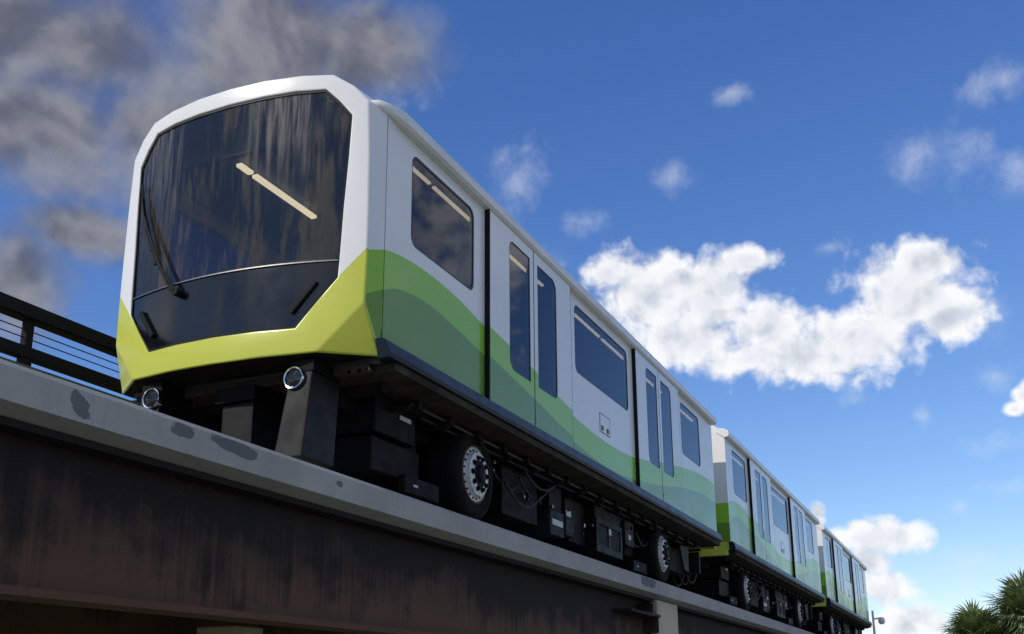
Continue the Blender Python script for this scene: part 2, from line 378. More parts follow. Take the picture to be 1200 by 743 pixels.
# ------------------------------------------------------------------ guideway
def concrete(name, base, patches=(), rough=.85):
    m = bpy.data.materials.new(name); m.use_nodes = True
    N = NT(m.node_tree); b = N.n['Principled BSDF']; b.inputs['Roughness'].default_value = rough
    t = N.new('ShaderNodeTexCoord'); P = t.outputs['Object']
    c = N.mix(N.smooth(N.noise(P, 1.3, 7, .6), .3, .7), tuple(x*.80 for x in base)+(1,), (*base, 1))
    # form-board marks and thin vertical runs
    f = N.smooth(N.noise(N.mapping(P, (7, 7, .6)), 2.0, 6, .65), .52, .78, 0, .45)
    c = N.mix(f, c, tuple(x*.55 for x in base)+(1,))
    c = N.mix(N.smooth(N.noise(P, 45, 3, .6), .62, .74, 0, .35), c, (.07, .07, .065, 1))
    s = N.new('ShaderNodeSeparateXYZ'); N.l.new(P, s.inputs[0])
    if patches:
        nz = N.math('SUBTRACT', N.noise(P, 11, 7, .7), .5)
        for (x, z, rx, rz, a) in patches:
            dz = N.math('MULTIPLY_ADD', N.math('SUBTRACT', s.outputs[0], x), -a, N.math('SUBTRACT', s.outputs[2], z))
            ex = N.math('POWER', N.math('ABSOLUTE', N.math('DIVIDE', N.math('SUBTRACT', s.outputs[0], x), rx)), 3)
            ez = N.math('POWER', N.math('ABSOLUTE', N.math('DIVIDE', dz, rz)), 3)
            e = N.math('SUBTRACT', 1.0, N.math('ADD', ex, ez))
            k = N.smooth(N.math('MULTIPLY_ADD', nz, 2.6, e), .25, .45, 0, .8)
            c = N.mix(k, c, (.075, .075, .078, 1))
    N.l.new(c, b.inputs['Base Color'])
    bp = N.new('ShaderNodeBump'); bp.inputs['Strength'].default_value = .35; bp.inputs['Distance'].default_value = .01
    N.l.new(N.noise(P, 28, 7, .65), bp.inputs['Height']); N.l.new(bp.outputs[0], b.inputs['Normal'])
    return m
def corten():
    m = bpy.data.materials.new('weathering_steel'); m.use_nodes = True
    N = NT(m.node_tree); b = N.n['Principled BSDF']; b.inputs['Roughness'].default_value = .85; b.inputs['Specular IOR Level'].default_value = .15
    t = N.new('ShaderNodeTexCoord'); P = t.outputs['Object']
    s = N.new('ShaderNodeSeparateXYZ'); N.l.new(P, s.inputs[0])
    low = N.smooth(s.outputs[2], -1.25, -1.85)                       # the lower web is browner, runs end here
    st = N.math('MULTIPLY_ADD', N.noise(N.mapping(P, (3.2, 3.2, .22), (4.1, 0, 2.3)), 2.2, 5, .6), .55, N.math('MULTIPLY', N.noise(N.mapping(P, (9, 9, .30)), 2.4, 7, .66), .55))
    patch = N.noise(N.mapping(P, (.7, .7, .9)), 2.0, 5, .6)
    c = N.mix(N.smooth(N.noise(P, 2.2, 6, .65), .3, .7), (.042, .030, .024, 1), (.065, .044, .032, 1))
    c = N.mix(N.math('MULTIPLY', low, .7), c, (.135, .074, .045, 1))
    wet = N.math('MULTIPLY_ADD', patch, 1.2, N.math('MULTIPLY_ADD', s.outputs[2], .62, .62))
    k = N.smooth(N.math('ADD', st, wet), .60, .92, 0, .85)
    c = N.mix(k, c, (.015, .0135, .0135, 1))
    c = N.mix(N.smooth(N.noise(P, 30, 5, .7), .58, .72, 0, .4), c, (.10, .06, .038, 1))
    N.l.new(c, b.inputs['Base Color'])
    bp = N.new('ShaderNodeBump'); bp.inputs['Strength'].default_value = .3; bp.inputs['Distance'].default_value = .006
    N.l.new(N.noise(P, 35, 6, .7), bp.inputs['Height']); N.l.new(bp.outputs[0], b.inputs['Normal'])
    return m
STEEL = corten()
DECKM = concrete('deck_concrete', (.36, .35, .315), [(-2.39, -.975, .085, .07, -.4), (-1.58, -.925, .13, .05, 0), (-1.08, -.925, .26, .05, -.06), (.17, -.943, .045, .025, 0), (8.25, -.93, .40, .08, 0)])
PIERM = concrete('pier_concrete', (.56, .47, .34))

gw = thing('guideway', 'raised concrete guideway deck on rust-brown steel girders, carrying the train', 'guideway', (0, 0, 0))
EDGE = 1.22
def deck(x0, x1):
    prof = [(-EDGE, -1.06), (-EDGE, ZB-.035), (-EDGE+.035, ZB), (EDGE-.035, ZB), (EDGE, ZB-.035), (EDGE, -1.06), (EDGE-.14, -1.10), (-EDGE+.14, -1.10)]
    xs = [x0+(x1-x0)*i/12 for i in range(13)]
    return MB().extrude_x(prof, xs).build('deck_slab', DECKM, gw)
deck(-16, 8.725); deck(8.74, 24.0); deck(24.015, 44)
for s in (-1, 1):                               # girders, spans butting at the piers
    for (x0, x1) in ((-13.2, 8.93), (10.12, 32), (33.2, 44)):
        y = s*.93; zb = -1.94 if s < 0 else -2.32
        web = MB().box(x0, x1, y-.012, y+.012, zb, -1.145).build('girder_web', STEEL, gw)
        MB().box(x0+.003, x1-.003, y-.16, y+.16, -1.145, -1.103).build('top_flange', STEEL, web)
        MB().box(x0+.003, x1-.003, y-.14, y+.14, zb-.045, zb).build('bottom_flange', STEEL, web)
        if s < 0:
            for xx in (x0+.02, x1-.05):
                MB().box(xx, xx+.025, y-.11, y-.013, -1.938, -1.147).build('end_stiffener', STEEL, web)
for x0 in range(-12, 44, 4):
    if not (8.4 < x0+.1 < 10.3): MB().box(x0, x0+.1, -.9, .9, -1.75, -1.25).build('cross_brace', STEEL, gw)
# jacking bracket beside the pier
br = MB().box(7.45, 8.86, -1.20, -.945, -1.385, -1.345).build('support_bracket', STEEL, gw, bevel=.004)
MB().box(8.55, 8.60, -1.17, -.945, -1.343, -1.20).build('gusset', STEEL, br)
MB().box(8.82, 8.86, -1.17, -.945, -1.60, -1.387).build('gusset', STEEL, br)
# low guide rails on the deck
for s in (-1, 1):
    MB().extrude_x([(s*.28-.05, ZB+.004), (s*.28+.05, ZB+.004), (s*.28+.05, ZB+.16), (s*.28-.05, ZB+.16)], [-16, 44]).build('guide_rail', STEEL, gw)

def pier(x0, x1, label):
    t = thing('pier', label, 'pier', ((x0+x1)/2, 0, GZ))
    MB().box(x0, x1, -1.13, 1.13, -2.3, -1.112).build('pier_cap', PIERM, t, bevel=.02)
    MB().box(x0+.06, x1-.06, -.85, .85, GZ-.3, -2.302).build('pier_shaft', PIERM, t, bevel=.05)
    return t
pier(8.95, 10.10, 'buff concrete pier under the deck joint, between two steel girders')

# ------------------------------------------------------------------ emergency walkway with railing on the far side
WY = 2.6
wk = thing('walkway_railing', 'dark brown steel railing with thin cables beside the guideway, left of the train', 'railing', (0, WY, GZ))
tb = MB().box(-14, 44, WY-.07, WY+.07, 1.035, 1.185).build('top_beam', STEEL, wk, bevel=.008)
MB().box(-14, 44, WY-.10, WY-.072, 1.045, 1.085).build('beam_lip', STEEL, tb)
MB().box(-14, 44, WY-.06, WY+.06, .655, .765).build('lower_beam', STEEL, wk, bevel=.008)
for i in range(16):
    x = .50+3.4*(i-4)
    MB().box(x-.05, x+.05, WY-.045, WY+.045, GZ-.2, .653).build('post', STEEL, wk)
    MB().box(x-.042, x+.042, WY-.035, WY+.035, .767, 1.033).build('baluster', STEEL, wk)
CABLEM = mat('steel_cable', (.12, .12, .13), .4, .8)
for z in (.86, .94): MB().tube([(-14, WY, z), (44, WY, z)], .006, 6).build('cable', CABLEM, wk)
MB().box(-14, 44, 1.75, 2.50, .02, .07).build('walkway_plank', STEEL, wk)
MB().box(-14, 44, 2.15, 2.35, .36, .43).build('cable_tray', mat('galvanised_tray', (.20, .19, .15), .6, .3, vary=.3), wk)
for (x, y, lab) in ((1.05, .4, 'pale concrete post showing under the long girder at the bottom edge'),):
    t = MB().box(x-.2, x+.2, y-.2, y+.2, GZ-.2, -1.905).build('concrete_post', PIERM, bevel=.02)
    tag(t, lab, 'post')

# ------------------------------------------------------------------ train cars
def S(y): return .07+.15*min(abs(y), 1.45)**2
FRONT_OUT = [(0, 2.672), (.35, 2.672), (.70, 2.664), (.97, 2.643), (1.14, 2.525), (1.268, 2.37), (1.288, 1.9), (1.295, 1.35), (1.295, .95), (1.285, .56), (1.11, .355), (.93, .152), (.45, .140), (0, .135)]
FRONT_IN = [(0, 2.512), (.35, 2.513), (.65, 2.516), (.91, 2.508), (1.03, 2.385), (1.14, 2.245), (1.125, 1.85), (1.10, 1.4), (1.082, .94), (1.075, .78), (.91, .57), (.75, .365), (.4, .365), (0, .365)]

def mirror_loop(h):  # half outline (y>=0, top centre to bottom centre) -> full closed loop
    return h + [(-y, z) for y, z in reversed(h[1:-1])]

def front_mask(car):
    O = mirror_loop(FRONT_OUT); I = mirror_loop(FRONT_IN); n = len(O)
    mb = MB()
    vo = [(S(y), y, z) for y, z in O]; vi = [(S(y), y, z) for y, z in I]; vr = [(S(y)+.05, y*.997, z) for y, z in I]
    # rear ring
    rr = []
    for (y, z) in O:
        sg = 1 if y >= 0 else -1; a = abs(y)
        if z > 2.6: rr.append((.62, y*1.03, z-.015))
        elif z > 2.45: rr.append((.60, sg*1.20, 2.515))
        elif z > 2.2: rr.append((.505, sg*1.345, 2.375))
        elif z > .5: rr.append((.505, sg*1.348, z))
        elif z > .3: rr.append((.505, sg*1.335, .150))
        elif a > .6: rr.append((.505, sg*1.336, .1505))
        else: rr.append((.505, y, .135))
    V = vo+vi+vr+rr
    mb.v = V
    half = len(FRONT_OUT)
    for i in range(n):
        j = (i+1) % n
        mb.f.append((i, j, n+j, n+i)); mb.m.append(0)            # face ring
        mb.f.append((n+i, n+j, 2*n+j, 2*n+i)); mb.m.append(2)    # reveal
        zi, zj = O[i][1], O[j][1]; a, b = (i, j) if zi > zj else (j, i); hi, lo = max(zi, zj), min(zi, zj)
        if abs(hi-.56) < .01 and lo < .4:                        # cheek: side triangle and chin facet
            mb.f.append((a, 3*n+a, 3*n+b)); mb.m.append(1)
            mb.f.append((a, 3*n+b, b)); mb.m.append(0)
        elif abs(hi-.355) < .01:
            mb.f.append((a, 3*n+a, b)); mb.m.append(0)
        elif lo < .5:
            mb.f.append((i, 3*n+i, 3*n+j, j)); mb.m.append(3)
        else:
            mb.f.append((i, 3*n+i, 3*n+j, j)); mb.m.append(1)
    o = mb.build('front_mask', [M['front'], M['livery'], M['seal'], M['under']], car, bevel=.016, smooth=True, seg=3, angle=24, weld=True)
    return o

def cab_glass(car):
    def width(z):
        pts = [(z_, y_) for y_, z_ in FRONT_IN if y_ > .7]
        pts = sorted(pts)
        for (z0, y0), (z1, y1) in zip(pts, pts[1:]):
            if z0 <= z <= z1: return y0+(y1-y0)*(z-z0)/(z1-z0)
        return pts[-1][1] if z > pts[-1][0] else pts[0][1]
    def skin(z0, z1, rows, dx, edge=0.0):
        mb = MB(); nc = 24; vs = []
        zs = sorted(set([z0+(z1-z0)*i/rows for i in range(rows+1)]+[z for z in (.57, .78, 2.245, 2.385) if z0 < z < z1]))
        for z in zs:
            w = width(z)-edge
            for c in range(nc+1):
                y = -w+2*w*c/nc; vs.append((S(y)+dx, y, z))
        fs = [(r*(nc+1)+c, r*(nc+1)+c+1, (r+1)*(nc+1)+c+1, (r+1)*(nc+1)+c) for r in range(len(zs)-1) for c in range(nc)]
        return mb.add(vs, fs)
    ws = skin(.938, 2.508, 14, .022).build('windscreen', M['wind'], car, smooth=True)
    lp = skin(.365, .922, 8, .020).build('lower_panel', M['black_gloss'], car, smooth=True)
    # rubber seal ring just inside the opening
    for nm, half, parent in (('seal', [p for p in FRONT_IN], ws),):
        L = mirror_loop(half); mb = MB(); n = len(L)
        inn = [(y*.985 if abs(y) > .01 else y, z-.022 if z > 1.5 else (z+.018 if z < .5 else z)) for y, z in L]
        mb.v = [(S(y)+.016, y*.999, z) for y, z in L]+[(S(y)+.010, y, z) for y, z in inn]
        for i in range(n): j = (i+1) % n; mb.f.append((i, j, n+j, n+i)); mb.m.append(0)
        mb.build(nm, M['seal'], parent)
    mb = MB(); ys = [-1.07+2.14*i/24 for i in range(25)]
    for a, b in zip(ys, ys[1:]):
        mb.add([(S(a)+.006, a, .924), (S(b)+.006, b, .924), (S(b)+.006, b, .934), (S(a)+.006, a, .934), (S(a)+.03, a, .924), (S(b)+.03, b, .924), (S(b)+.03, b, .934), (S(a)+.03, a, .934)], [(0, 1, 2, 3), (0, 1, 5, 4), (3, 2, 6, 7)])
    mb.build('trim_strip', M['steel_trim'], ws)
    for s in (-1, 1):
        a = Vector((0, s*.903, .756)); b = Vector((0, s*.705, .50)); d = (b-a).normalized(); nrm = Vector((0, -d.z, d.y))*.022
        pts = [a+nrm, b+nrm, b-nrm, a-nrm]
        MB().hexa([(S(p.y)+.016, p.y, p.z) for p in pts], [(S(p.y)-.014, p.y, p.z) for p in pts]).build('marker_light', M['equip2'], lp, bevel=.004)
    # wiper: spindle, twin arms, blade
    P = lambda y, z, d=.03: (S(y)-d, y, z)
    wp = MB().tube([P(.42, .83, -.01), P(.42, .83, .055)], .035, 12).tube([P(.47, .865, -.01), P(.47, .865, .055)], .022, 10).build('wiper', M['rubber'], car)
    MB().tube([P(.42, .84, .05), P(.62, 1.10, .06), P(.86, 1.52, .05), P(.93, 1.66, .035)], .013, 6).tube([P(.48, .87, .05), P(.70, 1.20, .06), P(.88, 1.50, .05), P(.95, 1.63, .035)], .009, 6).build('arm', M['rubber'], wp)
    MB().tube([P(.74, 1.16, .012), P(.86, 1.46, .012), P(.98, 1.75, .012), P(1.06, 2.03, .012)], .014, 6).tube([P(.80, 1.30, .03), P(.93, 1.64, .045), P(1.02, 1.88, .03)], .011, 6).build('blade', M['rubber'], wp)
    # things behind the glass: curved console rim and a driver seat hump
    arc = [(.42+.1*(1-abs(t)), -.9*t-.12, .98+.16*math.cos(t*1.45)) for t in [i/10-1 for i in range(21)]]
    MB().tube(arc, .007, 6).build('console_rim', mat('console_edge', (.45, .52, .42), .3), car)
    vs = arc+[(x+.02, y, .55) for x, y, z in arc]; n = len(arc)
    MB().add(vs, [(i, i+1, n+i+1, n+i) for i in range(n-1)]).build('console', M['inner'], car)
    MB().box(1.3, 1.55, .12, .62, .4, 1.22).build('cab_seat', M['seat'], car, bevel=.08, seg=3)

def side(car, s, x_front):
    """panels, windows, doors of one side; s=-1 near side"""
    yb = s*1.35
    for (x0, x1, wx0, wx1) in ((x_front, 2.60, .94, 2.21), (4.68, 7.52, 5.04, 7.16), (9.60, 12.2, 10.0, 11.24)):
        w = rrect(wx0, wx1, 1.295, 2.175, .10)
        p = sheet(MB(), [(x0, .29), (x1, .29), (x1, 2.33), (x0, 2.33)], [w], yb, yb-s*.05).build('side_panel', M['livery'], car)
        wn = pane(MB(), grow(w, .02), yb-s*.010, yb-s*.016).build('window', M['glass'], car)
        MBs = MB(); sheet(MBs, grow(w, .001), [grow(w, -.020)], yb-s*.004, yb-s*.009); MBs.build('window_seal', M['seal'], wn)
    if s:
        # service hatch low on the middle panel: a slightly proud plate with two vents
        h = pane(MB(), rrect(5.905, 6.295, .75, .985, .012, 3), yb+s*.003, yb-s*.002).build('service_hatch', M['livery'], car)
        sheet(MB(), rrect(5.899, 6.301, .744, .991, .014, 3), [rrect(5.908, 6.292, .753, .982, .01, 3)], yb+s*.0045, yb+s*.001).build('hatch_gasket', M['line'], h)
        for vx in (5.95, 6.16):
            v = MB()
            for q in range(4): v.box(vx, vx+.08, min(yb+s*.002, yb+s*.008), max(yb+s*.002, yb+s*.008), .775+q*.016, .785+q*.016)
            v.build('vent', M['ventdark'], h)
    # sliding doors run outside the body side
    yd = s*1.402
    for dx in (0, 4.935):
        for leaf in (0, 1):
            if leaf == 0: a, b, hw = 2.478, 3.608, rrect(2.955, 3.515, .735, 2.165, (.13, .015, .015, .10))
            else: a, b, hw = 3.632, 4.775, rrect(3.728, 4.305, .735, 2.165, (.015, .10, .13, .015))
            a += dx; b += dx; hw = [(x+dx, z) for x, z in hw]
            d = sheet(MB(), [(a, .262), (b, .262), (b, 2.285), (a, 2.285)], [hw], yd, yd-s*.044).build('door', M['livery'], car)
            pane(MB(), grow(hw, .015), yd-s*.008, yd-s*.014).build('door_window', M['glass'], d)
            sheet(MB(), grow(hw, .001), [grow(hw, -.014)], yd-s*.0035, yd-s*.0075).build('window_seal', M['seal'], d)
            ex = (a-.022, a-.001) if leaf == 0 else (b+.001, b+.012)
            MB().box(ex[0], ex[1], min(yd-s*.001, yd-s*.06), max(yd-s*.001, yd-s*.06), .263, 2.284).build('edge_seal', M['rubber'], d)
        MB().box(3.609+dx, 3.631+dx, min(yd-s*.003, yd-s*.05), max(yd-s*.003, yd-s*.05), .263, 2.284).build('centre_seal', M['rubber'], car)
        if s < 0:
            MB().box(3.655+dx, 3.675+dx, yd-.006, yd+.001, .34, .40).build('door_sticker', M['label'], car)
    # sill
    def sl(x, y, z): return (x+(.06 if x < 1 and z > .2 else 0)*-1, y, z)
    MB().extrude_x([(s*1.33, .128), (s*1.43, .135), (s*1.445, .165), (s*1.425, .262), (s*1.395, .278), (s*1.33, .278)], [x_front-.02 if s < 0 or x_front < .45 else .95, 3, 6, 9, 12.2], sl).build('sill', M['sill'], car, smooth=True)
    MB().extrude_x([(s*1.20, .045), (s*1.405, .06), (s*1.405, .126), (s*1.20, .126)], [x_front+.12, 12.15]).build('sill_bracket', M['pan'], car)
    # cornice with a swept front end
    prof = [(s*1.345, 2.287), (s*1.41, 2.290), (s*1.438, 2.315), (s*1.446, 2.365), (s*1.432, 2.415), (s*1.38, 2.448), (s*1.20, 2.49), (s*1.20, 2.40)]
    def cn(x, y, z):
        if x_front > .45:
            t = max(0, min(1, (x-.38)/.36)); t = t*t*(3-2*t)
            k = max(0, min(1, (x-.38)/.10)); k = k**.5
            yy = s*(1.262+(abs(y)-1.262)*(.10+.90*(.55*k+.45*t))) if abs(y) > 1.27 else y
            zz = 2.405+(z-2.405)*(.10+.90*(.60*k+.40*t)); return (x, yy, zz)
        return (x, y, z)
    xs = ([.38, .40, .43, .46, .50, .54, .6, .68, .76, .84, .9] if x_front > .45 else [x_front-.03])+[3, 5, 7, 9, 11, 12.27]
    MB().extrude_x(prof, xs, cn).build('cornice', M['white'], car, smooth=True)

WHEEL = {}
def wheel(car, x, s):
    y = s*1.12; zc = ZB+.468
    c = (x, y, zc)
    if 'rim' not in WHEEL:
        WHEEL['rim'] = MB().lathe_y((0, 0, 0), [(.0, -.055), (.12, -.05), (.215, -.035), (.222, .0), (.235, .015), (.262, .02), (.272, .008), (.272, .10)], 40)
        WHEEL['tyre'] = MB().lathe_y((0, 0, 0), [(.292, .06), (.300, .012), (.335, -.004), (.40, -.002), (.438, .018), (.460, .05), (.468, .07), (.468, .105), (.460, .11), (.460, .118), (.468, .123), (.468, .185), (.460, .19), (.460, .198), (.468, .203), (.468, .27), (.44, .32), (.36, .335), (.29, .30)], 48)
        WHEEL['ring'] = MB().lathe_y((0, 0, 0), [(.272, .006), (.282, -.002), (.296, .008), (.297, .05), (.272, .05)], 40)
        hb = MB().lathe_y((0, 0, 0), [(0, -.078), (.070, -.078), (.084, -.070), (.090, -.055), (.132, -.050), (.135, -.03)], 28)
        for i in range(10):
            a = 2*math.pi*i/10; hb.lathe_y((.158*math.cos(a), -.04, .158*math.sin(a)), [(0, -.035), (.019, -.035), (.021, -.01), (.030, -.008), (.030, .0)], 8)
        WHEEL['hub'] = hb
        bo = MB()
        for i in range(20):
            a = 2*math.pi*(i+.5)/20; bo.lathe_y((.240*math.cos(a), .015, .240*math.sin(a)), [(0, -.012), (.010, -.012), (.011, .01)], 6)
        WHEEL['bolt'] = bo
        WHEEL['objs'] = {}
    def mk(key, name, mt, parent, loc):
        key2 = key
        if key2 not in WHEEL['objs']:
            o = WHEEL[key].build(name, mt, parent, smooth=True, loc=loc); WHEEL['objs'][key2] = o
        else:
            o = bpy.data.objects.new(name, WHEEL['objs'][key2].data); COL.objects.link(o); o.parent = parent
            o.location = Vector(loc)-BASE[parent]; BASE[o] = Vector(loc)
        return o
    r = mk('rim', 'wheel', M['rim'], car, c)
    for key, name, mt in (('tyre', 'tyre', M['tyre']), ('ring', 'lock_ring', M['rust']), ('hub', 'hub', M['equip']), ('bolt', 'rim_bolts', M['equip2'])):
        mk(key, name, mt, r, c)
    if s > 0: r.rotation_euler = (0, 0, math.pi)
    return r

def underframe(car, x_front, front):
    MB().box(x_front+.05, 12.1, -1.2, 1.2, .05, .125).build('floor_pan', M['pan'], car)
    for i in range(19):
        x = x_front+.35+.62*i
        if x < 12: MB().box(x, x+.09, -1.17, 1.17, -.035, .048).build('cross_member', M['under'], car)
    for y in (-.72, .72): MB().box(x_front+.3, 11.9, y-.06, y+.06, -.13, -.037).build('longitudinal', M['under'], car)
    for x in (2.75, 9.43):
        for s in (-1, 1): wheel(car, x, s)
        MB().tube([(x, -1.0, ZB+.468), (x, 1.0, ZB+.468)], .11, 14).build('axle', M['equip'], car, smooth=True)
        MB().box(x-.75, x+.75, -.74, .74, -.52, -.30).build('bogie_frame', M['equip'], car, bevel=.03)
        MB().box(x-.28, x+.28, -.35, .35, -.62, -.16).build('differential', M['equip'], car, bevel=.06, seg=3)
        for s in (-1, 1):
            MB().tube([(x+.62, s*.62, -.32), (x+.62, s*.62, -.04)], .15, 16).build('air_spring', M['rubber'], car, smooth=True)
            MB().tube([(x-.62, s*.62, -.32), (x-.62, s*.62, -.04)], .15, 16).build('air_spring', M['rubber'], car, smooth=True)
            MB().tube([(x+.50, s*.95, -.45), (x+.42, s*.98, -.04)], .035, 10).build('damper', M['equip2'], car, smooth=True)
            # guide wheel arm low at the track
            MB().box(x-1.25, x-.60, min(s*.95, s*1.03), max(s*.95, s*1.03), -.76, -.60).build('guide_arm', M['equip'], car, bevel=.015)
            MB().box(x-1.10, x-1.02, min(s*1.031, s*1.035), max(s*1.031, s*1.035), -.69, -.67).build('arm_label', M['label'], car)
    # equipment boxes hanging on the near and far side
    spec = [(1.05, 1.76, -.98, -.45, -.30, .04, 'equip', 1), (1.10, 1.95, -.92, -.3, -.62, -.32, 'equip', 0), (3.75, 4.75, -.95, -.3, -.60, -.05, 'equip', 0),
            (4.98, 5.43, -1.02, -.5, -.66, -.36, 'equip2', 2), (5.0, 5.41, -1.0, -.5, -.355, -.06, 'equip', 0), (5.52, 5.83, -1.0, -.5, -.60, -.15, 'equip', 3), (5.9, 6.5, -.9, -.3, -.62, -.05, 'equip', 0),
            (6.57, 7.64, -1.02, -.35, -.67, -.06, 'equip', 4), (7.92, 8.33, -1.0, -.5, -.42, -.06, 'equip2', 5), (8.35, 8.75, -.85, -.3, -.5, -.05, 'equip', 0), (10.05, 10.6, -.8, -.3, -.5, -.04, 'equip', 0), (10.9, 11.9, -.8, -.3, -.45, -.04, 'equip', 0)]
    for s in (-1, 1):
        for (x0, x1, ya, yb, z0, z1, mt, kind) in spec:
            y0, y1 = (ya, yb) if s < 0 else (-yb, -ya); yo = s*abs(ya)
            o = MB().box(x0, x1, y0, y1, z0, z1).build('equipment_box', M[mt], car, bevel=.012)
            def pl(nm, a, b, c, d, m_, dep=.004):
                return MB().box(a, b, min(yo+s*.0005, yo+s*dep), max(yo+s*.0005, yo+s*dep), c, d).build(nm, M[m_], o)
            if kind == 1: pl('label_plate', x0+.42, x0+.62, -.11, -.07, 'label')
            if kind == 2: pl('label_plate', x0+.06, x1-.05, -.54, -.47, 'label')
            if kind == 3: pl('label_plate', x0+.04, x0+.20, -.36, -.29, 'label'); pl('vent_plate', x0+.03, x1-.03, -.55, -.40, 'equip2')
            if kind == 5: pl('label_plate', x0+.14, x0+.26, -.33, -.26, 'label')
            if kind == 4:
                xm = (x0+x1)/2
                for (a, b) in ((x0+.0, x0+.07), (xm-.05, xm+.05), (x1-.07, x1)): pl('cabinet_stile', a, b, z0+.09, z1-.24, 'equip2', .02)
                pl('cabinet_rail', x0, x1, z0, z0+.088, 'equip2', .02); pl('cabinet_rail', x0, x1, z1-.238, z1-.17, 'equip2', .02)
                pl('label_plate', xm-.04, xm+.05, -.40, -.32, 'label', .026)
                for q in range(7): pl('louvre', x0+.08, xm-.06, z0+.10+q*.036, z0+.118+q*.036, 'equip2', .01); pl('louvre', xm+.06, x1-.08, z0+.10+q*.036, z0+.118+q*.036, 'equip2', .01)
        # mud flap behind the rear wheel, angled plate ahead of the coupling
        for x in (10.62,):
            yy = s*1.06
            MB().hexa([(x, yy-.02, -.10), (x+.52, yy-.02, -.06), (x+.52, yy+.02, -.06), (x, yy+.02, -.10)][::1], [(x+.22, yy-.02, -.46), (x+.50, yy-.02, -.50), (x+.50, yy+.02, -.50), (x+.22, yy+.02, -.46)]).build('mud_flap', M['equip2'], car)
        for k, (y, z) in enumerate(((1.12, .005), (1.06, -.045), (.99, -.02))):
            MB().tube([(x_front+.9+.3*k, s*y, z), (4.2, s*y, z-.01), (8.1, s*y, z+.005), (11.8-.4*k, s*y, z)], .018, 6).build('conduit', M['equip2'] if k else M['cable'], car)
        for k in range(15):
            xx = x_front+.8+k*.74
            MB().box(xx, xx+.05, min(s*.95, s*1.16), max(s*.95, s*1.16), -.075, -.036).build('pipe_bracket', M['under'], car)
        rnd = random.Random(3)
        for k in range(16):                    # hoses and conduits
            x = rnd.uniform(3.3, 8.4); l = rnd.uniform(.4, 1.1); y = s*rnd.uniform(.82, 1.05); z = rnd.uniform(-.32, -.02); dz = rnd.uniform(.06, .22)
            MB().tube([(x+l*t/6, y, z-dz*math.sin(math.pi*t/6)) for t in range(7)], .014, 6).build('hose', M['cable'], car)
        for k in range(34):
            x = rnd.uniform(3.3, 8.6); z = rnd.uniform(-.5, -.02); y = s*rnd.uniform(.9, 1.04); q = rnd.uniform(.012, .03)
            MB().tube([(x, y, z), (x, y+s*.03, z)], q, 8).build('valve', M['steel_trim'] if k % 3 == 0 else M['equip2'], car)
    # coupling at the rear
    cp = MB().box(12.1, 13.05 if x_front else 13.05, -.13, .13, -.42, -.22).build('coupler', M['equip'], car, bevel=.03)
    if not front or True:
        for k, y in enumerate((-.75, -.62, -.5, .5, .62)):
            MB().tube([(12.0+.115*t, y, -.18-.34*math.sin(math.pi*t/10)-.02*k) for t in range(11)], .016, 6).build('jumper_cable', M['cable'], cp)
    MB().box(12.0, 12.08, -1.05, -.55, -.42, -.04).build('end_bracket', M['equip2'], car, bevel=.01)

def interior(car, x_front):
    MB().box(x_front+.1, 12.1, -1.28, 1.28, .13, .27).build('floor', M['inner'], car)
    MB().box(x_front+.12, 12.1, -1.29, 1.29, 2.335, 2.36).build('ceiling', M['inner'], car)
    for y in (-1.235, 1.235):
        for (a, b) in () if y > 0 and x_front > .45 else ((.95, 1.48), (1.56, 2.62), (3.02, 4.30), (5.35, 6.32), (6.42, 7.5), (7.9, 9.3), (10.1, 11.3)):
            MB().box(a, b, y-.016, y+.016, 2.142, 2.160).build('ceiling_lamp', M['lamp2'], car)
    for (a, b) in ((.62, .80), (.86, 1.85)): MB().box(a, b, .27, .33, 2.25, 2.28).build('ceiling_lamp', M['lamp'], car)

